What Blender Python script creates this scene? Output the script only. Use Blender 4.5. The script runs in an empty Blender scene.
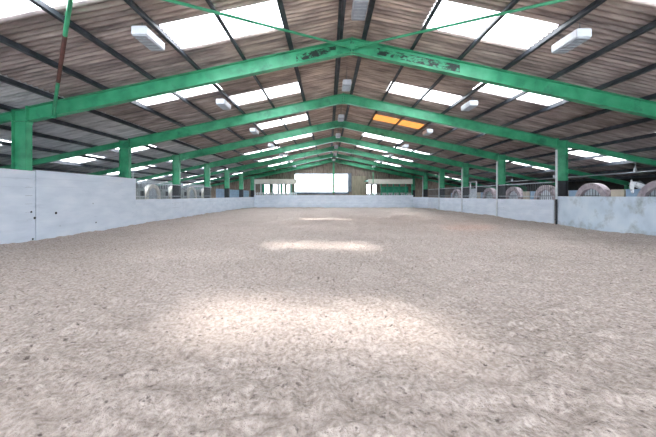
import bpy, bmesh, math, random
import numpy as np
from mathutils import Vector, Matrix, noise as mn
random.seed(7); rng = np.random.default_rng(7)
C = bpy.context.scene.collection
sc = bpy.context.scene

# ------------------------------------------------------------------ camera, light, exposure
cd = bpy.data.cameras.new('camera'); cam = bpy.data.objects.new('camera', cd); C.objects.link(cam)
cam.location = (0, 0, 1.48); cam.rotation_euler = (math.pi/2, 0, 0)
cd.sensor_width = 36.0; cd.lens = 36.0*294/656; cd.shift_y = -23.0/656; cd.clip_end = 300
sc.camera = cam
sc.view_settings.view_transform = 'Standard'; sc.view_settings.look = 'None'
sc.view_settings.gamma = 1.0; sc.view_settings.use_curve_mapping = False
sc.view_settings.exposure = 2.72
W = bpy.data.worlds.new('sky'); sc.world = W; W.use_nodes = True
bg = W.node_tree.nodes['Background']; bg.inputs['Color'].default_value = (0.86, 0.92, 1.0, 1); bg.inputs['Strength'].default_value = 1.9
sd = bpy.data.lights.new('sun', 'SUN'); sun = bpy.data.objects.new('sun', sd); C.objects.link(sun)
sd.energy = 2.6; sd.angle = math.radians(7); sd.color = (1.0, 0.93, 0.86)
sun.rotation_euler = Vector((2.45, -4.2, -5.95)).to_track_quat('-Z', 'Y').to_euler()
sc.cycles.max_bounces = 10; sc.cycles.diffuse_bounces = 6; sc.cycles.transparent_max_bounces = 12
sc.cycles.sample_clamp_indirect = 8.0

# ------------------------------------------------------------------ layout numbers
RX, HR, SL = 0.75, 6.60, 0.212           # ridge x, underside of the sheeting at the ridge, slope
FR = [9.27 + 4.98*(n-1) for n in range(-1, 8)]      # frames; index 2 is the nearest one in view
FY0 = 2                                              # FR[2] is the nearest visible frame
XL = {0: -9.45, 1: -9.45, 2: -9.42, 3: -9.60, 4: -9.68, 5: -9.72, 6: -9.8, 7: -9.85, 8: -9.85}
XRr = 11.1
PUR = [0.38, 1.9, 3.4, 4.85, 6.3, 7.8, 9.3, 10.8, 12.3, 13.8, 15.3, 16.8, 18.3]
UE = 19.0
YB, YG = -8.4, 39.6
P = 0.166
def zr(u): return HR - SL*abs(u)

# ------------------------------------------------------------------ helpers
def rgb(h):
    v = [int(h[i:i+2], 16)/255 for i in (0, 2, 4)]
    return tuple(c/12.92 if c <= .04045 else ((c+.055)/1.055)**2.4 for c in v) + (1,)
def mat(name, cols, scale=4, rough=.6, metal=0, bump=0, bscale=60, stretch=(1,1,1), stain=None, sscale=1.2, slo=.55, shi=.7, detail=5, spec=.5):
    m = bpy.data.materials.new(name); m.use_nodes = True; nt = m.node_tree; N = nt.nodes; L = nt.links
    b = N['Principled BSDF']; b.inputs['Roughness'].default_value = rough; b.inputs['Metallic'].default_value = metal
    b.inputs['Specular IOR Level'].default_value = spec
    tc = N.new('ShaderNodeTexCoord'); mp = N.new('ShaderNodeMapping'); mp.inputs['Scale'].default_value = stretch
    L.new(tc.outputs['Object'], mp.inputs['Vector'])
    nz = N.new('ShaderNodeTexNoise'); nz.inputs['Scale'].default_value = scale; nz.inputs['Detail'].default_value = detail
    L.new(mp.outputs[0], nz.inputs['Vector'])
    r = N.new('ShaderNodeValToRGB'); L.new(nz.outputs[0], r.inputs[0])
    e = r.color_ramp.elements; n = len(cols)
    for i, c in enumerate(cols):
        p = .3 + .4*i/max(1, n-1)
        if i < 2: e[i].position = p; e[i].color = rgb(c)
        else: k = e.new(p); k.color = rgb(c)
    out = r.outputs[0]
    if stain:
        n2 = N.new('ShaderNodeTexNoise'); n2.inputs['Scale'].default_value = sscale; n2.inputs['Detail'].default_value = 6; n2.inputs['Roughness'].default_value = .65
        L.new(mp.outputs[0], n2.inputs['Vector'])
        r2 = N.new('ShaderNodeValToRGB'); L.new(n2.outputs[0], r2.inputs[0])
        r2.color_ramp.elements[0].position = slo; r2.color_ramp.elements[1].position = shi
        mx = N.new('ShaderNodeMix'); mx.data_type = 'RGBA'
        L.new(r2.outputs[0], mx.inputs[0]); L.new(out, mx.inputs[6]); mx.inputs[7].default_value = rgb(stain); out = mx.outputs[2]
    L.new(out, b.inputs['Base Color'])
    if bump:
        n3 = N.new('ShaderNodeTexNoise'); n3.inputs['Scale'].default_value = bscale; n3.inputs['Detail'].default_value = 4
        L.new(mp.outputs[0], n3.inputs['Vector'])
        bp = N.new('ShaderNodeBump'); bp.inputs['Strength'].default_value = bump; bp.inputs['Distance'].default_value = .02
        L.new(n3.outputs[0], bp.inputs['Height']); L.new(bp.outputs[0], b.inputs['Normal'])
    return m
class MB:
    def __init__(s): s.v = []; s.f = []
    def box(s, x0, x1, y0, y1, z0, z1):
        k = len(s.v); s.v += [(x0,y0,z0),(x1,y0,z0),(x1,y1,z0),(x0,y1,z0),(x0,y0,z1),(x1,y0,z1),(x1,y1,z1),(x0,y1,z1)]
        s.f += [(k,k+3,k+2,k+1),(k+4,k+5,k+6,k+7),(k,k+1,k+5,k+4),(k+1,k+2,k+6,k+5),(k+2,k+3,k+7,k+6),(k+3,k,k+4,k+7)]; return s
    def prism(s, pts, axis, a, b):       # pts 2-D outline; axis 'x','y','z' is the extrusion axis
        k = len(s.v); n = len(pts)
        for t in (a, b):
            for p, q in pts: s.v.append({'x': (t,p,q), 'y': (p,t,q), 'z': (p,q,t)}[axis])
        s.f.append(tuple(k+i for i in range(n))[::-1]); s.f.append(tuple(k+n+i for i in range(n)))
        for i in range(n): j = (i+1) % n; s.f.append((k+i, k+j, k+n+j, k+n+i))
        return s
    def tube(s, a, b, r, n=8, r2=None):
        a = Vector(a); b = Vector(b); d = (b-a).normalized(); u = d.orthogonal().normalized(); w = d.cross(u); k = len(s.v)
        for p, rr in ((a, r), (b, r2 or r)):
            for i in range(n): t = 2*math.pi*i/n; s.v.append(tuple(p + u*(math.cos(t)*rr) + w*(math.sin(t)*rr)))
        for i in range(n): j = (i+1) % n; s.f.append((k+i, k+j, k+n+j, k+n+i))
        s.f.append(tuple(k+i for i in range(n))[::-1]); s.f.append(tuple(k+n+i for i in range(n))); return s
    def build(s, name, m, parent=None, bevel=0, smooth=False, kind=None):
        me = bpy.data.meshes.new(name); org = Vector((0,0,0))
        me.from_pydata(s.v, [], s.f); me.update()
        bm = bmesh.new(); bm.from_mesh(me); bmesh.ops.recalc_face_normals(bm, faces=bm.faces)
        if bevel: bmesh.ops.bevel(bm, geom=list(bm.edges), offset=bevel, segments=1, affect='EDGES', clamp_overlap=True)
        bm.to_mesh(me); bm.free()
        if smooth:
            for p in me.polygons: p.use_smooth = True
        me.materials.append(m); o = bpy.data.objects.new(name, me); C.objects.link(o)
        if parent:
            o.parent = parent; o.matrix_parent_inverse = Matrix.Translation(-parent.location)
        if kind: o['kind'] = kind
        return o
def tag(o, label, cat, group=None):
    o['label'] = label; o['category'] = cat
    if group: o['group'] = group
    return o
def thing(name, loc, label, cat, group=None):
    o = bpy.data.objects.new(name, None); C.objects.link(o); o.location = loc; return tag(o, label, cat, group)
ORD = ['zeroth', 'first', 'second', 'third', 'fourth', 'fifth', 'sixth', 'seventh', 'eighth', 'ninth', 'tenth', 'eleventh', 'twelfth', 'thirteenth']

# ------------------------------------------------------------------ materials
M_green = mat('green_paint', ['2f8560', '3b9a70', '49a47b'], 2.5, .42, bump=.12, bscale=30, stain='20604a', sscale=1.4, slo=.56, shi=.72)
M_greenS = mat('green_paint_rust', ['459a70', '53aa80'], 2.5, .5, stain='5a3a30', sscale=2.2, slo=.52, shi=.58)
M_stainG = mat('green_paint_sooty', ['2a7555', '3b9a70', '49a47b'], 3, .45, stretch=(1, 1, 2), stain='1d2a26', sscale=4.5, slo=.44, shi=.54)
M_black = mat('black_paint', ['15171c', '23262e'], 5, .55)
M_purl = mat('purlin_steel', ['272a31', '383c44', '4a4e55'], 3, .55, stain='1f2026', sscale=2)
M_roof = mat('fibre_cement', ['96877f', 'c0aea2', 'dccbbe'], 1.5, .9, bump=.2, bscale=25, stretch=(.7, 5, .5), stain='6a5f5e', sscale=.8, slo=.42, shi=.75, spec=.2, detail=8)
M_roofpale = mat('pale_fibre_cement', ['a4a7ad', 'c6c8cc', 'dcdddf'], 1.5, .9, stretch=(.5, 3, .5), stain='63656c', sscale=1.1, slo=.5, shi=.8, spec=.2)
M_wood = mat('gable_boards', ['6a5c52', '85766b', '9a8c80'], 3, .85, stretch=(6,1,.6), stain='4a403a', sscale=1, bump=.2)
M_yel = mat('weathered_panel', ['8a8270', 'a39a84'], 3, .85, stretch=(5,1,.5), stain='605848', sscale=1)
M_white = mat('white_wall_paint', ['c0cad8', 'cad3e0', 'd4dbe6'], 1.8, .6, stretch=(1,.6,2), stain='a4b0c0', sscale=2.6, slo=.62, shi=.9, bump=.1, bscale=20)
M_conc = mat('white_rendered_block', ['aab9c8', 'bccad8', 'c8d3de'], 1.4, .75, stain='8d949a', sscale=1.3, slo=.53, shi=.72, bump=.15, bscale=18)
M_dark = mat('dark_block', ['262425', '3a3533'], 2, .9)
M_rail = mat('galvanised_steel', ['9aa2aa', 'b6bdc4'], 8, .45, metal=.3)
M_bar = mat('dull_bars', ['4e5358', '6c7278'], 8, .5)
M_post = mat('white_steel_post', ['b5bcc0', 'd4d9dc'], 5, .5)
M_lamp = mat('lamp_housing', ['a9adb4', 'bbbfc5'], 5, .4)
M_diff = mat('lamp_diffuser', ['8a9099', '9aa0a8'], 12, .35)
M_arch = mat('arch_render', ['8d8088', 'a2959a', 'b5a9aa'], 4, .7, stain='5d4f50', sscale=3)
M_cream = mat('cream_panel', ['a99f90', 'bdb3a2'], 3, .7)
M_blue = mat('pale_blue_panel', ['7d97b2', '93abc2'], 3, .7)
M_grey = mat('grey_panel', ['8b9494', 'a3aaaa'], 3, .7, stain='5c6262', sscale=2)
M_pane = mat('arch_infill', ['b4bdc6', 'd3d9df'], 3, .4)
M_fascia = mat('fascia_board', ['c9c4bb', 'dad5cc'], 2, .6)
M_teal = mat('teal_board', ['1f7f62', '2fa07c'], 3, .5)
M_hole = mat('black_mark', ['101216', '1c1f25'], 9, .8)
M_horse = mat('grey_horse_coat', ['b9bcc2', 'd8dadd'], 7, .7, stain='6b6f78', sscale=6)
M_dung = mat('dark_clod', ['3c332e', '57493f'], 9, .9)

def pane_mat(name, tr, tl, w):
    m = bpy.data.materials.new(name); m.use_nodes = True; nt = m.node_tree; N = nt.nodes; L = nt.links
    N.remove(N['Principled BSDF']); o = N['Material Output']
    a = N.new('ShaderNodeBsdfTransparent'); a.inputs[0].default_value = tr
    t = N.new('ShaderNodeBsdfTranslucent'); tc = N.new('ShaderNodeTexCoord'); nz = N.new('ShaderNodeTexNoise'); nz.inputs['Scale'].default_value = 6
    L.new(tc.outputs['Object'], nz.inputs['Vector'])
    r = N.new('ShaderNodeValToRGB'); L.new(nz.outputs[0], r.inputs[0])
    r.color_ramp.elements[0].color = tuple(c*.85 for c in tl[:3]) + (1,); r.color_ramp.elements[1].color = tl
    r.color_ramp.elements[0].position = .3; r.color_ramp.elements[1].position = .6
    L.new(r.outputs[0], t.inputs[0])
    x = N.new('ShaderNodeMixShader'); x.inputs[0].default_value = w
    L.new(a.outputs[0], x.inputs[1]); L.new(t.outputs[0], x.inputs[2]); L.new(x.outputs[0], o.inputs[0]); return m
M_clear = pane_mat('clear_roof_light', (.95,.97,1,1), (.95,.95,.95,1), .5)
M_milk = pane_mat('milky_roof_light', (.9,.95,1,1), (.95,.96,.97,1), .92)
M_orange = pane_mat('orange_roof_light', (.30,.105,.02,1), (.3,.12,.03,1), .4)
M_glass = pane_mat('window_sheet', (.97,.99,1,1), (.95,.97,1,1), .2)

def sand_mat():
    m = bpy.data.materials.new('arena_sand'); m.use_nodes = True; nt = m.node_tree; N = nt.nodes; L = nt.links
    b = N['Principled BSDF']; b.inputs['Roughness'].default_value = .95; b.inputs['Specular IOR Level'].default_value = .1
    tc = N.new('ShaderNodeTexCoord')
    def nz(s, d, sc_=(1,1,1)):
        mp = N.new('ShaderNodeMapping'); mp.inputs['Scale'].default_value = sc_; L.new(tc.outputs['Object'], mp.inputs[0])
        n = N.new('ShaderNodeTexNoise'); n.inputs['Scale'].default_value = s; n.inputs['Detail'].default_value = d; n.inputs['Roughness'].default_value = .6
        L.new(mp.outputs[0], n.inputs['Vector']); return n.outputs[0]
    def ramp(i, stops):
        r = N.new('ShaderNodeValToRGB'); L.new(i, r.inputs[0]); e = r.color_ramp.elements
        for k, (p, c) in enumerate(stops):
            if k < 2: e[k].position = p; e[k].color = rgb(c)
            else: q = e.new(p); q.color = rgb(c)
        return r.outputs[0]
    def mixc(f, a, b_):
        x = N.new('ShaderNodeMix'); x.data_type = 'RGBA'; L.new(f, x.inputs[0]); L.new(a, x.inputs[6])
        if isinstance(b_, str): x.inputs[7].default_value = rgb(b_)
        else: L.new(b_, x.inputs[7])
        return x.outputs[2]
    base = ramp(nz(.5, 4), [(.35, 'aa9d94'), (.65, 'beb1a9')])
    fine = ramp(nz(24, 9), [(.34, '82776f'), (.5, 'b6aaa3'), (.66, 'd6ccc5')])
    x = N.new('ShaderNodeMix'); x.data_type = 'RGBA'; x.inputs[0].default_value = .6; L.new(base, x.inputs[6]); L.new(fine, x.inputs[7])
    col = mixc(ramp(nz(15, 5), [(.6, '000000'), (.7, 'ffffff')]), x.outputs[2], '6b605c')
    L.new(col, b.inputs['Base Color'])
    bp = N.new('ShaderNodeBump'); bp.inputs['Strength'].default_value = 1.0; bp.inputs['Distance'].default_value = .06
    L.new(nz(22, 6), bp.inputs['Height']); L.new(bp.outputs[0], b.inputs['Normal']); return m
M_sand = sand_mat()

# the outer sheets are tinted a darker, colder grey than those near the ridge
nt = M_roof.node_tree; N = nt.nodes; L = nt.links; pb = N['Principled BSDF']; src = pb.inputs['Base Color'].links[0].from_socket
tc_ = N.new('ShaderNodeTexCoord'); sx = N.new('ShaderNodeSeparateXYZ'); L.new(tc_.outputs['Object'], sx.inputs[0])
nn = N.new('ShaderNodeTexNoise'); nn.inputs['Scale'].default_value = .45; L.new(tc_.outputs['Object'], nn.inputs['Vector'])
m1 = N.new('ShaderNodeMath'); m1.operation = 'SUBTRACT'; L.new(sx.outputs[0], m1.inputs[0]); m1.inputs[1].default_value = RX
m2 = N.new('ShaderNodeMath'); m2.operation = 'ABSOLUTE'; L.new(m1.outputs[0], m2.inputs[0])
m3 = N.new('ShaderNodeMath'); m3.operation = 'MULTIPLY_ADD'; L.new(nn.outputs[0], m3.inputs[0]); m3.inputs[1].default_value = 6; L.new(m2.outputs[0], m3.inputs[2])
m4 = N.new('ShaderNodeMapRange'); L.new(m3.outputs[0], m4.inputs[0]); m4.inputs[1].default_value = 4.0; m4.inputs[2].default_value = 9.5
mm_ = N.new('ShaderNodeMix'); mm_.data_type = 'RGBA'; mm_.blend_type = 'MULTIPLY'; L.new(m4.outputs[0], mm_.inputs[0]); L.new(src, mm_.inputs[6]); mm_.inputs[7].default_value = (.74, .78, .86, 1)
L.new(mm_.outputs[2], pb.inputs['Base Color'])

# ------------------------------------------------------------------ floor: raked sand, clods and banks at the kickboards
xs = np.arange(-9.75, 11.57, .032)
ys = [YB]
while ys[-1] < 36.0: 
    y = ys[-1]; ys.append(y + (.5 if y < 1.2 else max(.025, min(.22, y*.0095))))
ys = np.array(ys)
def vnoise(X, Y, s, seed):
    r = np.random.default_rng(seed).random((256, 256)); X = X/s + seed*17.3; Y = Y/s + seed*7.1
    xi = np.floor(X).astype(int); yi = np.floor(Y).astype(int); fx = X-xi; fy = Y-yi
    fx = fx*fx*(3-2*fx); fy = fy*fy*(3-2*fy)
    g = lambda a, b: r[a % 256, b % 256]
    return (g(xi,yi)*(1-fx)+g(xi+1,yi)*fx)*(1-fy)+(g(xi,yi+1)*(1-fx)+g(xi+1,yi+1)*fx)*fy - .5
def sand_z(X, Y):
    z = .025*vnoise(X, Y, 2.5, 1) + .04*vnoise(X, Y, .6, 2) + .05*vnoise(X, Y, .17, 3)
    z = z + .05*np.maximum(0, vnoise(X, Y, .11, 4)+.1) + .03*vnoise(X, Y, .07, 5)
    z = z + .10*np.exp(-(11.1-X)/.6)*(1+vnoise(X, Y, 1.5, 6)) + .05*np.exp(-(X+9.45)/.4)*(1+2*vnoise(X, Y, 1.2, 8)) + .05*np.exp(-(34.6-Y)/.8)*(Y < 35)
    return z
X, Y = np.meshgrid(xs, ys); Z = sand_z(X, Y)
nx, ny = len(xs), len(ys)
V = np.stack([X.ravel(), Y.ravel(), Z.ravel()], 1)
i = (np.arange(ny-1)[:, None]*nx + np.arange(nx-1)[None, :]).ravel()
F = np.stack([i, i+1, i+nx+1, i+nx], 1)
me = bpy.data.meshes.new('floor'); me.vertices.add(len(V)); me.vertices.foreach_set('co', V.ravel())
me.loops.add(F.size); me.loops.foreach_set('vertex_index', F.ravel()); me.polygons.add(len(F))
me.polygons.foreach_set('loop_start', np.arange(0, F.size, 4)); me.polygons.foreach_set('use_smooth', np.ones(len(F), bool)); me.update(calc_edges=True); me.validate()
me.materials.append(M_sand); fo = bpy.data.objects.new('floor', me); C.objects.link(fo); fo['kind'] = 'structure'
MB().box(-18.6, -9.75, YB, YG, -.3, 0).box(11.56, 20, YB, YG, -.3, 0).box(-18.6, 20, 36.0, YG, -.3, 0).build('floor', M_dark, kind='structure')

# ------------------------------------------------------------------ roof sheeting with roof lights
PROF = [(0, .075), (.1, .07), (.26, .012), (.5, 0), (.74, .012), (.9, .07)]     # one wave: narrow high crest, broad low crest
def snap(y): return round(y/P)*P
def sheet(name, cells, m, kind=None):
    """cells: list of (side, u0, u1, y0, y1); corrugated, waves across y"""
    v = []; f = []
    for sd_, u0, u1, y0, y1 in cells:
        w = int(round((y1-y0)/P)); k = len(v)
        pts = [(y0+(q+a)*P, c) for q in range(w) for a, c in PROF] + [(y1, PROF[0][1])]
        for y, c in pts:
            for u in (u0, u1): v.append((RX+sd_*u, y, zr(u)+c+.012))
        for j in range(len(pts)-1): f.append((k+2*j, k+2*j+1, k+2*j+3, k+2*j+2))
    me = bpy.data.meshes.new(name); me.from_pydata(v, [], f); me.update()
    for p in me.polygons: p.use_smooth = True
    me.materials.append(m); o = bpy.data.objects.new(name, me); C.objects.link(o)
    if kind: o['kind'] = kind
    return o
strips = list(zip([0]+PUR, PUR+[UE]))      # strip k lies between purlin k-1 and k
lights = []                                 # (side, strip, y0, y1, frame index)
for fi, fy in enumerate(FR):
    for s in (-1, 1):
        for k in (2, 3): lights.append((s, k, snap(fy-(2.05 if fi != 3 else 1.9)), snap(fy-(.92 if fi != 3 else .78)), fi))
        if fi < 8:
            for k in (4, 5):
                a = fy+(.9 if fi == 1 else .5 if fi >= 5 else 1.3)
                lights.append((s, k, snap(a), snap(a+.82 if fi != 1 else a+.85), fi))
            for k in ((8, 10, 11, 12) if s < 0 else (9, 10)):
                if s < 0 and (k in (8, 11) and fi < 3 or k in (11, 12) and fi == 3): continue
                lights.append((s, k, snap(fy+1.3), snap(fy+(2.45 if s > 0 else 3.0)), fi))
CLEAR = {(-1, 2, 2), (-1, 3, 2), (-1, 2, 3), (-1, 3, 3), (-1, 2, 5), (-1, 3, 5), (1, 2, 6), (1, 3, 6), (1, 2, 2), (-1,2,8), (-1,3,8), (1,2,8), (1,3,8),(1,2,7),(1,3,7)}
names = {-1: 'left', 1: 'right'}
Ya, Yb = snap(YB), snap(YG)
for s in (-1, 1):
    cells = []; pale = []
    for k, (u0, u1) in enumerate(strips):
        hs = sorted((y0, y1) for (s_, k_, y0, y1, _) in lights if s_ == s and k_ == k)
        y = Ya
        lap = .012*(k % 2)
        tgt = pale if (s < 0 and k >= 7) else cells
        for y0, y1 in hs: tgt.append((s, u0, u1, y, y0)); y = y1
        tgt.append((s, u0, u1, y, Yb))
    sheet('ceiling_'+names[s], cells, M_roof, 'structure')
    if pale: sheet('ceiling_'+names[s], pale, M_roofpale, 'structure')
for s, k, y0, y1, fi in lights:
    key = (s, k, fi); orange = (s == 1 and k in (2, 3) and fi == 4)
    inner = k in (2, 3)
    m = M_orange if orange else (M_clear if key in CLEAR else M_milk)
    o = sheet('roof_light', [(s, strips[k][0], strips[k][1], y0, y1)], m)
    n = fi - 1                                # frame 1 = the nearest in view
    wh = 'above the camera' if n < 0 else ('just behind' if not inner else 'just before') + ' ' + (('the unseen frame overhead' if n == 0 else (ORD[n] + ' green frame')))
    tag(o, f"{'orange' if orange else 'white'} roof light, {names[s]} slope, {ORD[k+1]} strip from ridge, {wh}", 'skylight', 'translucent roof lights in the corrugated roof')
# ridge cap
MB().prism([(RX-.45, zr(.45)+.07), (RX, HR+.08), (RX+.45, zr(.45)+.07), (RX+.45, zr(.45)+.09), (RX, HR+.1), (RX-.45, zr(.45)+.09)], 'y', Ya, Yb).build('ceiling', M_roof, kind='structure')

# ------------------------------------------------------------------ purlins
for s in (-1, 1):
    for k, u in enumerate(PUR):
        x = RX + s*u; z = zr(u); b = MB()
        b.box(x-.014, x+.014, YB, YG, z-.165, z-.012)
        b.box(min(x, x+s*.09), max(x, x+s*.09), YB, YG, z-.045, z-.03)
        b.box(min(x, x-s*.085), max(x, x-s*.085), YB, YG, z-.165, z-.148)
        tag(b.build('purlin', M_purl), f"dark steel purlin along the {names[s]} roof slope, {ORD[k+1]} one down from the ridge", 'beam', 'roof purlins')

# ------------------------------------------------------------------ portal frames
def sloped_I(b, s, u0, u1, y, top, depth, fw=.1):
    """I-section following the slope from u0 to u1; top = drop of the top flange below the sheeting"""
    def q(u, d): return (RX+s*u, zr(u)-top-.02-d)
    b.prism([q(u0, .02), q(u1, .02), q(u1, depth-.02), q(u0, depth-.02)], 'y', y-.008, y+.008)
    b.prism([q(u0, 0), q(u1, 0), q(u1, .02), q(u0, .02)], 'y', y-fw, y+fw)
    b.prism([q(u0, depth-.02), q(u1, depth-.02), q(u1, depth), q(u0, depth)], 'y', y-fw, y+fw)
    return b
def I_post(b, x0, x1, y, z0, z1, fw=.1):
    b.box(x0, x0+.02, y-fw, y+fw, z0, z1); b.box(x1-.02, x1, y-fw, y+fw, z0, z1); b.box(x0+.02, x1-.02, y-.008, y+.008, z0, z1); return b
CW = .46
WHICH = ['', '', 'nearest', 'second', 'third', 'fourth', 'fifth', 'sixth', 'farthest']
for fi, fy in enumerate(FR):
    if fi < 1: continue
    lab = f"green steel portal frame spanning the arena, {WHICH[fi]} one in view" if fi > 1 else 'green steel portal frame passing just above the camera position'
    t = thing('portal_frame', (RX, fy, 0), lab, 'steel frame', 'green portal frames')
    xl, xr = XL[fi], XRr
    mr = M_stainG if fi == 2 else M_green
    for s, xe in ((-1, xl), (1, xr)):
        ue = abs(xe-RX)
        r = sloped_I(MB(), s, .012, ue+.02, fy, .17, .45).build('rafter', M_green, t)
        # grime patch of flaking paint on the web near the apex
        if fi == 2:
            sb = MB(); u0, u1 = (.5, 1.75) if s < 0 else (.8, 3.4)
            sb.prism([(RX+s*u0, zr(u0)-.17-.13), (RX+s*u1, zr(u1)-.17-.12), (RX+s*u1, zr(u1)-.17-.36), (RX+s*u0, zr(u0)-.17-.34)], 'y', fy-.011, fy-.0085)
            sb.build('flaking_paint', M_stainG, r)
        # purlin cleats
        x0, x1 = (xe-CW, xe) if s < 0 else (xe, xe+CW)
        ztop = zr(ue+CW)-.17
        c = I_post(MB(), x0, x1, fy, 2.2, ztop)
        c.box(x0-.01, x1+.01, fy-.1, fy+.1, ztop-.02, ztop)
        for zz in (zr(ue)-.64,): c.box(x0+.02, x1-.02, fy-.095, fy+.095, zz, zz+.015)
        c.box(xe-.015, xe+.015, fy-.11, fy+.11, zr(ue)-.7, zr(ue)-.16)
        c.build('column', M_green, t)
        I_post(MB(), x0, x1, fy, 0, 2.2).build('column_foot', M_black, t)['label'] = 'black-painted lower part of the column'
        # lean-to rafter over the side aisle
        sloped_I(MB(), s, ue+CW, UE-.15, fy, .2, .26, .07).build('aisle_rafter', M_green, t)
        I_post(MB(), *((RX-UE+.1, RX-UE+.3) if s < 0 else (RX+UE-.3, RX+UE-.1)), fy, 0, zr(UE-.3)-.3, .08).build('aisle_post', M_green, t)
    a = MB(); a.box(RX-.012, RX+.012, fy-.11, fy+.11, HR-.17-.5, HR-.17)
    a.prism([(RX-.5, zr(.5)-.62), (RX, HR-.62), (RX+.5, zr(.5)-.62), (RX, HR-.68)], 'y', fy-.01, fy+.01)
    a.build('apex_plate', M_green, t)
    if fi < 5:
        for zz in (.27, .39, .51):
            for dx in (-.05, .05): MB().tube((RX+dx, fy-.012, HR-zz-.05), (RX+dx, fy-.03, HR-zz-.05), .014, 6).build('bolt', M_purl, t)

# ------------------------------------------------------------------ wind bracing in the bay over the camera
y1, y0 = FR[2], FR[1]
def brace(u0, s0, ya, u1, s1, yb, mm, lab, r=.034):
    a = Vector((RX+s0*u0, ya, zr(u0)-.46)); b = Vector((RX+s1*u1, yb, zr(u1)-.20))
    root = thing('roof_brace', (a.x, a.y, a.z), lab, 'brace', 'roof wind braces')
    MB().tube(a, b, r, 8).build('tube', mm, root)
    d = (b-a).normalized(); MB().box(a.x-.09, a.x+.09, a.y-.012, a.y, a.z-.07, a.z+.09).build('end_plate', M_green, root)
    return root
brace(.1, -1, y1-.1, 6.1, -1, y0, M_green, 'thin green brace running up-left from the apex of the nearest frame')
brace(.1, 1, y1-.1, 6.1, 1, y0, M_green, 'thin green brace running up-right from the apex of the nearest frame')
a = Vector((-8.55, y1-.12, 4.0)); b = Vector((-3.55, y0, 5.75)); mid = a.lerp(b, .56); mid2 = a.lerp(b, .28)
root = thing('roof_brace', a, 'steep green and rust-brown brace crossing in front of the nearest frame at left', 'brace', 'roof wind braces')
MB().tube(a, mid2, .042).build('tube', M_green, root)
MB().tube(mid2, mid, .0425).build('rusty_length', mat('rust_primer', ['4e2f2c', '66403a'], 6, .8), root)
MB().tube(mid, b, .042).build('tube', M_green, root)
MB().box(a.x-.1, a.x+.1, a.y-.01, a.y+.02, a.z-.1, a.z+.06).build('end_plate', M_green, root)

# ------------------------------------------------------------------ walls and kickboards
def planks(b, x, dx, y0, y1, z0, z1, n, gap=.006):
    h = (z1-z0)/n
    for i in range(n): b.box(min(x, x+dx), max(x, x+dx), y0, y1, z0+i*h+(gap if i else 0), z0+(i+1)*h)
def wall(name, x, dx, y0, y1, h, n, m, z0=-.1):
    b = MB(); planks(b, x, dx, y0, y1, z0, h, n); return b.build(name, m, kind='structure')
wl = wall('wall_left', -9.35, -.06, 9.42, 14.3, 2.3, 9, M_white)
wl0 = wall('wall_left', -9.36, -.06, YB, 9.40, 2.26, 9, M_white)
holes = MB()
for (px, py, r) in ((56, 213, .045), (35, 218, .04), (96, 222.5, .03), (93, 203.5, .018), (31.5, 212, .03), (33, 239, .03), (60, 226, .012)):
    Yh = 9.35*294/(328-px); z = 1.48+(195.5-py)*Yh/294
    holes.tube((-9.352 if Yh > 9.42 else -9.362, Yh, z), (-9.346 if Yh > 9.42 else -9.352, Yh, z), r, 7)
holes.build('knot_holes', M_hole, wl)
MB().box(-9.47, -9.44, YB, 14.25, 0, 2.2).build('wall_left', M_white, kind='structure')
for a_, b_ in ((14.34, FR[4]), (FR[4]+.02, FR[5]), (FR[5]+.02, FR[6]), (FR[6]+.02, 32.4)):
    wall('wall_left', -9.48, -.05, a_, b_, 1.28, 5, M_white)
wall('wall_right', 11.02, .12, YB, 14.12, 1.44, 1, M_conc)
for a_, b_ in ((14.36, FR[4]), (FR[4]+.02, FR[5]), (FR[5]+.02, FR[6]), (FR[6]+.02, 32.4)):
    wall('wall_right', 11.02, .05, a_, b_, 1.27, 5, M_white)
# splayed corners and far kickboard
for nm, pa, pb in (('wall_left', (-9.48, 32.42), (-8.72, 34.7)), ('wall_right', (11.02, 32.42), (10.05, 34.7))):
    b = MB()
    d = Vector((pb[0]-pa[0], pb[1]-pa[1])).normalized(); nrm = Vector((d.y, -d.x))*(.05 if nm == 'wall_right' else -.05)
    h = 1.4/5
    for i_ in range(5):
        z0, z1 = -.1+i_*h+.006, -.1+(i_+1)*h
        b.prism([pa, pb, (pb[0]+nrm.x, pb[1]+nrm.y), (pa[0]+nrm.x, pa[1]+nrm.y)], 'z', z0, z1)
    b.build(nm, M_white, kind='structure')
b = MB(); h = 1.62/5
for i_ in range(5): b.box(-8.72, 10.05, 34.7, 34.76, -.1+i_*h+(.008 if i_ else 0), -.1+(i_+1)*h)
b.build('wall_back', M_white, kind='structure')
# outer aisle walls, end gable, rear wall with an unseen opening added for daylight
XO0, XO1 = RX-UE+.05, RX+UE-.05
MB().box(XO0-.2, XO0, YB, YG, -.2, zr(UE)+.02).build('wall_left', M_dark, kind='structure')
MB().box(XO1, XO1+.2, YB, YG, -.2, zr(UE)+.02).build('wall_right', M_dark, kind='structure')
def slab(b, x0, x1, y0, y1, z0, hd=.0):      # wall strip reaching up to the roof line
    pts = [(x0, z0)] + [(x1, z0), (x1, zr(x1-RX)+hd)]
    if x0 < RX < x1: pts.append((RX, HR+hd))
    pts.append((x0, zr(x0-RX)+hd)); b.prism(pts, 'y', y0, y1)
g = MB()
WX0, WX1, WZ0, WZ1 = -4.45, 2.65, 1.98, 4.36
GW = [(-8.6, -7.9), (-7.55, -6.85), (-6.5, -5.8), (-5.55, -4.95), (5.2, 5.7), (6.0, 6.5)]      # narrow windows behind the galleries
cuts = sorted(set([XO0-.2, XO1+.2, WX0, WX1, 3.25, 5.0] + [c for w in GW for c in w]))
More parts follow.
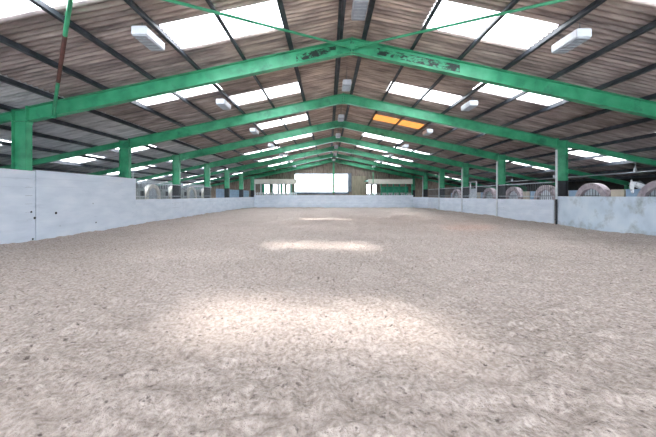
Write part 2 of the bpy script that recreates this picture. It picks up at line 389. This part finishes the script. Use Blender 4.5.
for c0, c1 in zip(cuts[:-1], cuts[1:]):
    mid = (c0+c1)/2
    if WX0 < mid < WX1: g.box(c0, c1, YG, YG+.12, -.2, WZ0); slab(g, c0, c1, YG, YG+.12, WZ1, .03)
    elif any(a_ < mid < b_ for a_, b_ in GW): g.box(c0, c1, YG, YG+.12, -.2, 1.7); slab(g, c0, c1, YG, YG+.12, 2.95, .03)
    else: slab(g, c0, c1, YG, YG+.12, -.2, .03)
g.build('wall_back', M_wood, kind='structure')
# vertical ribs on the gable cladding
rb = MB()
x = -17.9
while x < 19.4:
    if not (WX0-.15 < x < 5.1): 
        if not any(a_-.1 < x < b_+.1 for a_, b_ in GW): rb.box(x, x+.05, YG-.02, YG, .1, zr(x-RX)-.02)
    else: rb.box(x, x+.05, YG-.02, YG, WZ1+.14, zr(x-RX)-.02)
    x += .32
rb.build('wall_back', M_wood, kind='structure')
w1 = MB().box(WX0, WX1, YG+.05, YG+.06, WZ0, WZ1).build('window_1', M_glass, kind='structure')
fr = MB(); fr.box(WX0-.12, WX1+.12, YG-.05, YG, WZ0-.32, WZ0).box(WX0-.12, WX1+.5, YG-.05, YG, WZ1, WZ1+.12).box(WX1, WX1+.5, YG-.05, YG, WZ0, WZ1).box(WX0-.12, WX0, YG-.05, YG, WZ0, WZ1)
fr.build('window_frame', mat('dull_blue_trim', ['5b6470', '737d88'], 3, .6), w1)
for i_, (a_, b_) in enumerate(GW):
    w = MB().box(a_, b_, YG+.05, YG+.06, 1.7, 2.95).build(f'window_{i_+2}', M_glass, kind='structure')
    MB().box(a_-.04, a_, YG-.03, YG, 1.66, 2.99).box(b_, b_+.04, YG-.03, YG, 1.66, 2.99).box(a_, b_, YG-.03, YG, 2.95, 2.99).box(a_, b_, YG-.03, YG, 1.66, 1.7).build('window_frame', M_teal, w)
b = MB()
for i_ in range(6): b.box(3.25+i_*.31, 3.25+i_*.31+.295, YG-.06, YG-.022, 1.5, 4.1)
b.box(3.25, 5.1, YG-.075, YG-.06, 1.5, 1.62)
tag(b.build('timber_cladding', M_yel), 'weathered yellow-grey board panel beside the big white end window', 'cladding')
# rear wall, left open behind the camera to bring daylight in
b = MB(); slab(b, XO0-.2, -8.5, YB-.12, YB, -.2, .03); slab(b, 9.5, XO1+.2, YB-.12, YB, -.2, .03); slab(b, -8.5, 9.5, YB-.12, YB, 4.3, .03)
b.build('wall_front', M_wood, kind='structure')

# ------------------------------------------------------------------ gable post and slender posts at the far end
t = thing('gable_post', (RX, YG-.22, 0), 'slim green post dividing the big white end window', 'post')
MB().box(RX-.13, RX+.13, YG-.27, YG-.12, 0, HR-.2).build('post', M_greenS, t)
MB().tube((RX, YG-.3, 3.2), (RX, YG-.25, 3.2), .12, 10).build('junction_box', M_bar, t)

# ------------------------------------------------------------------ viewing galleries at the far end
def gallery(x0, x1, side):
    t = thing('viewing_gallery', ((x0+x1)/2, 35.2, 0), f'{side} viewing gallery with pale fascia and posts behind the end kickboard', 'gallery', 'end galleries')
    MB().box(x0, x1, 34.95, 35.0, 2.86, 3.42).build('fascia', M_fascia, t, .006)
    MB().box(x0, x1, 35.0, YG-.3, 3.3, 3.4).build('gallery_roof', M_teal, t)
    n = 8
    for i_ in range(n):
        x = x0+.05+(x1-x0-.1)*i_/(n-1)
        MB().box(x-.05, x+.05, 34.96, 35.04, 0, 2.86).build('post', M_post if side == 'left' or i_ < 2 else M_teal, t)
    MB().box(x0, x1, 35.05, 35.09, 1.72, 1.79).build('hand_rail', M_post, t)
    p = MB(); x = x0+.1
    while x < x1-.1: p.box(x, x+.09, 35.02, 35.045, .2, 1.86 if side == 'left' else 1.66); x += .2
    p.build('palings', M_post, t)
    if side == 'right':
        MB().box(x0+1.9, x1, 36.8, 36.85, 1.5, 2.6).build('back_board', M_teal, t)
        for i_ in range(5): MB().box(x0+2.1+i_*.62, x0+2.45+i_*.62, 36.2, 36.55, 0, 1.78).build('seat', M_black, t)
    else:
        for i_ in range(4): MB().box(x0+.4+i_*1.15, x0+.7+i_*1.15, 37.3, 37.36, 0, 2.9).build('back_board', M_teal, t)
gallery(-8.75, -3.72, 'left'); gallery(4.8, 10.05, 'right')
MB2 = MB().box(5.28, 5.36, 34.6, 34.68, 1.5, zr(4.6)-.2)
tag(MB2.build('conduit_post', M_greenS), 'thin green upright pole rising in front of the right gallery', 'pole')

# ------------------------------------------------------------------ railings over the low kickboards and upright steel posts
def railing(x, ya, yb, lab, grp):
    t = thing('railing_panel', (x, (ya+yb)/2, 1.28), lab, 'railing', grp)
    MB().box(x-.02, x+.02, ya, yb, 2.12, 2.16).build('top_rail', M_rail, t)
    MB().box(x-.018, x+.018, ya, yb, 1.42, 1.455).build('bottom_rail', M_rail, t)
    b = MB(); y = ya+.12
    while y < yb-.05: b.box(x-.006, x+.006, y-.006, y+.006, 1.3, 2.12); y += .13
    b.build('bars', M_bar, t)
BW = {3: 'second and third', 4: 'third and fourth', 5: 'fourth and fifth', 6: 'fifth and sixth'}
for fi in (3, 4, 5, 6):
    ya, yb = FR[fi]+.13, min(FR[fi+1]-.2, 32.3)
    for x, side in ((-9.52, 'left'), (11.06, 'right')):
        if side == 'left' and fi > 4: continue
        railing(x, ya, yb, f"barred steel railing on the {side} kickboard between {BW[fi]} green frames", 'kickboard railings')
for fi in (3, 4, 5, 6, 7):
    t = thing('steel_post', (11.0, FR[fi]-.2, 0), f"slim pale steel post in front of the {WHICH[fi]} right green column", 'post', 'pale posts on the right')
    hh = zr(10.4)-.72
    MB().box(10.94, 11.0, FR[fi]-.16, FR[fi]-.10, 1.3, hh).build('shaft', M_post, t)
    MB().box(10.94, 11.0, FR[fi]-.16, FR[fi]-.10, -.05, 1.3).build('shaft_foot', M_black if fi == 3 else M_post, t)
for fi in (3,):
    t = thing('steel_post', (-9.45, FR[fi]+.1, 0), "slim pale steel post where the tall left wall ends", 'post')
    MB().box(-9.53, -9.49, FR[fi]+.06, FR[fi]+.10, 1.3, 2.6).build('shaft', M_post, t)

# ------------------------------------------------------------------ lamps
def lamp(x, y, zb, ztop, lab):
    t = thing('roof_lamp', (x, y, ztop), lab, 'lamp', 'box lamps under the roof')
    w = .17; L_ = .75
    b = MB(); b.prism([(x-w, zb+.03), (x-w, zb+.2), (x-w*.9, zb+.22), (x+w*.9, zb+.22), (x+w, zb+.2), (x+w, zb+.03)], 'y', y, y+L_)
    b.build('housing', M_lamp, t, .006)
    MB().box(x-w+.015, x+w-.015, y+.02, y+L_-.02, zb, zb+.03).build('diffuser', M_diff, t, .004)
    l = MB()
    for i_ in range(1, 6): l.box(x-w+.02, x+w-.02, y+L_*i_/6-.004, y+L_*i_/6+.004, zb-.012, zb)
    l.build('louvre', M_rail, t)
    for yy in (y+.12, y+L_-.12): MB().tube((x, yy, zb+.22), (x, yy, ztop), .009, 6).build('hanger', M_bar, t)
for fi in range(2, 9):
    fy = FR[fi]
    w = 'before the ' + WHICH[fi] + ' green frame'
    lamp(RX-4.98, fy-2.7, 5.06, zr(4.85)-.16, f'white box lamp under the left roof slope {w}')
    lamp(RX+4.98, fy-2.7, 5.0, zr(4.85)-.16, f'white box lamp under the right roof slope {w}')
    lamp(RX, fy-2.7, 5.82, HR, f'white box lamp hanging under the ridge {w}')

# ------------------------------------------------------------------ stables in the side aisles
def stable(x, s, yc, lab, light):
    """front on the plane x, facing the arena (s=+1: right aisle)"""
    t = thing('stable_front', (x, yc, 0), lab, 'stable', 'arched stable fronts in the side aisles')
    Lh = 1.66; R, r, zc = (1.0, .7, 1.16) if not light else (.95, .68, 1.42)
    d0, d1 = (x, x+.1) if s > 0 else (x-.1, x)
    top = 1.78 if not light else 2.02
    MB().box(d0, d1, yc-Lh, yc-R+.02, 0, top).build('side_panel', M_cream if not light else M_grey, t)
    MB().box(d0, d1, yc+R-.02, yc+Lh, 0, top).build('side_panel', M_blue if not light else M_grey, t)
    a = MB(); n = 20; pts = []
    for i_ in range(n+1): th = math.pi*i_/n; pts.append((math.cos(th), math.sin(th)))
    k = 0; xa, xb = x-.2, x+.15
    for i_ in range(n):
        c0, s0 = pts[i_]; c1, s1 = pts[i_+1]
        a.prism([(yc+c0*r, zc+s0*r), (yc+c0*R, zc+s0*R), (yc+c1*R, zc+s1*R), (yc+c1*r, zc+s1*r)], 'x', xa, xb)
    a.box(xa, xb, yc-R, yc-r, 0, zc).box(xa, xb, yc+r, yc+R, 0, zc)
    a.build('arch_surround', M_arch if not light else M_fascia, t)
    q = MB(); q.prism([(yc+c*r*.99, zc+s_*r*.99) for c, s_ in pts] + [(yc-r*.99, .1), (yc+r*.99, .1)], 'x', x-.01*s, x+.03*s)
    q.build('infill_panel', M_pane, t)
    g = MB()
    for i_ in range(-3, 4):
        yy = yc+i_*r/4; hh = zc+math.sqrt(max(0, (r*.97)**2-(yy-yc)**2)); g.box(x-s*.05-.008, x-s*.05+.008, yy-.01, yy+.01, .9, hh)
    g.box(x-s*.05-.01, x-s*.05+.01, yc-r, yc+r, 1.44, 1.48)
    g.build('grille', M_rail if light else M_bar, t)
    if light:
        g = MB()
        for i_ in range(26): yy = yc-Lh+.06+i_*(2*Lh-.1)/25; g.box(x-.01, x+.01, yy-.012, yy+.012, top, 2.62)
        g.box(x-.02, x+.02, yc-Lh, yc+Lh, 2.6, 2.65); g.build('top_bars', M_rail, t)
        MB().box(x+.012, x+.03, yc-Lh+.2, yc-Lh+.6, 1.4, 1.82).build('hatch', M_black, t)
    # partition running back to the outer wall
    e = XO1-.4 if s > 0 else XO0+.4
    MB().box(min(x+s*.12, e), max(x+s*.12, e), yc+Lh-.05, yc+Lh, 0, 1.3).build('partition', M_grey, t)
ys_r = [12.65+3.4*i_ for i_ in range(7)]
ys_l = [13.35+3.35*i_ for i_ in range(7)]
for i_, yc in enumerate(ys_r): stable(14.5, 1, yc, f"arched stable front in the right aisle, {ORD[i_+1]} along from the camera end", False)
for i_, yc in enumerate(ys_l): stable(-14.0, -1, yc, f"pale arched stable front in the left aisle, {ORD[i_+1]} along from the camera end", True)

# grey horse looking over the stable front
def skin(name, chain, edges, m, parent=None, sub=2):
    me = bpy.data.meshes.new(name); me.from_pydata([c[:3] for c in chain], edges, []); o = bpy.data.objects.new(name, me); C.objects.link(o)
    md = o.modifiers.new('s', 'SKIN'); 
    for v_, c in zip(me.skin_vertices[0].data, chain): v_.radius = (c[3], c[4]); 
    me.skin_vertices[0].data[0].use_root = True
    o.modifiers.new('d', 'SUBSURF').render_levels = sub; o.modifiers[-1].levels = sub
    me.materials.append(m); 
    if parent: o.parent = parent; o.matrix_parent_inverse = Matrix.Translation(-parent.location)
    return o
ht = thing('horse', (15.6, 13.5, 0), 'grey horse with pricked ears looking over the first right stable front', 'horse')
bd = [(16.5, 13.2, 1.2, .3, .34), (15.6, 13.45, 1.18, .28, .33), (15.15, 13.6, 1.45, .17, .24), (14.8, 13.72, 1.8, .12, .17), (14.52, 13.85, 2.02, .1, .13),
      (14.36, 13.9, 2.02, .1, .12), (14.26, 13.8, 1.86, .085, .1), (14.18, 13.7, 1.68, .062, .07), (14.15, 13.66, 1.58, .055, .058),
      (14.42, 13.98, 2.12, .03, .03), (14.42, 13.99, 2.24, .012, .012), (14.32, 13.86, 2.12, .03, .03), (14.31, 13.85, 2.24, .012, .012)]
for (lx, ly) in ((15.55, 13.62), (15.5, 13.25), (16.75, 13.3), (16.7, 13.0)): bd += [(lx, ly, .75, .1, .11), (lx+.04, ly, .4, .06, .065), (lx, ly, .04, .06, .06)]
ed = [(0,1),(1,2),(2,3),(3,4),(4,5),(5,6),(6,7),(7,8),(5,9),(9,10),(5,11),(11,12),(1,13),(13,14),(14,15),(1,16),(16,17),(17,18),(0,19),(19,20),(20,21),(0,22),(22,23),(23,24)]
skin('body', bd, ed, M_horse, ht)
for p_ in ((14.37, 13.78, 1.95), (14.24, 13.93, 1.95)): MB().tube(p_, (p_[0]-.02, p_[1]-.02, p_[2]), .022, 8).build('eye', M_hole, ht)
MB().prism([(14.5, 2.14), (14.62, 2.17), (15.2, 1.75), (15.1, 1.62), (14.75, 1.96)], 'y', 13.76, 13.81).build('mane', mat('grey_mane', ['3a3c42', '5a5d64'], 20, .8), ht)
for fi_, y0_, y1_ in ((6, 27.5, 38.9),):
    b = MB(); planks(b, -10.45, -.04, y0_, y1_, 0, 2.12, 8)
    tag(b.build('board_screen', M_blue), 'pale blue board screen behind the far left columns', 'screen')

# white open gate frame in the right aisle further down
t = thing('aisle_gate', (13.2, 26.8, 0), 'tall white framed gate standing in the right aisle behind the railing', 'gate')
for yy in (26.2, 27.3, 28.0): MB().box(13.18, 13.26, yy-.04, yy+.04, 0, 2.75).build('gate_post', M_post, t)
MB().box(13.18, 13.26, 26.2, 28.0, 2.68, 2.76).build('gate_head', M_post, t)
MB().box(13.2, 13.24, 26.3, 27.2, .2, 2.1).build('gate_panel', M_pane, t)
# pale conduit along the right aisle and hanging lights
tag(MB().tube((16.4, 9, 2.72), (16.4, 30, 2.72), .03, 8).build('conduit', M_rail), 'pale straight conduit pipe running under the right aisle roof', 'pipe')
for i_, yy in enumerate((15.6, 21.2, 26.0)):
    t = thing('aisle_lamp', (16.3, yy, 3.0), f"small white lamp hanging in the right aisle, {ORD[i_+1]} from the camera end", 'lamp', 'small aisle lamps')
    MB().tube((16.3, yy, zr(15.55)), (16.3, yy, 2.95), .012, 6).build('cord', M_rail, t)
    MB().tube((16.3, yy, 2.95), (16.3, yy, 2.75), .05, 12, .08).build('shade', M_lamp, t)

# ------------------------------------------------------------------ dark clods lying on the sand
for i_ in range(0):
    pass
# sky portals guide daylight through the openings
def portal(loc, rot, sx, sy):
    l = bpy.data.lights.new('portal', 'AREA'); l.shape = 'RECTANGLE'; l.size = sx; l.size_y = sy; l.cycles.is_portal = True
    o = bpy.data.objects.new('daylight_portal', l); C.objects.link(o); o.location = loc; o.rotation_euler = rot
sl = math.atan(SL)
for fi, fy in enumerate(FR):
    for s in (-1, 1):
        portal((RX+s*3.38, fy-1.48, zr(3.38)+.1), (0, s*sl, 0), 3.1, 1.3)
        if fi < 8:
            portal((RX+s*6.35, fy+1.6, zr(6.35)+.1), (0, s*sl, 0), 3.1, 1.2)
portal(((WX0+WX1)/2, YG+.2, (WZ0+WZ1)/2), (-math.pi/2, 0, 0), 7.6, 2.7)
portal((.5, YB-.2, 2.0), (math.pi/2, 0, 0), 18, 4.6)
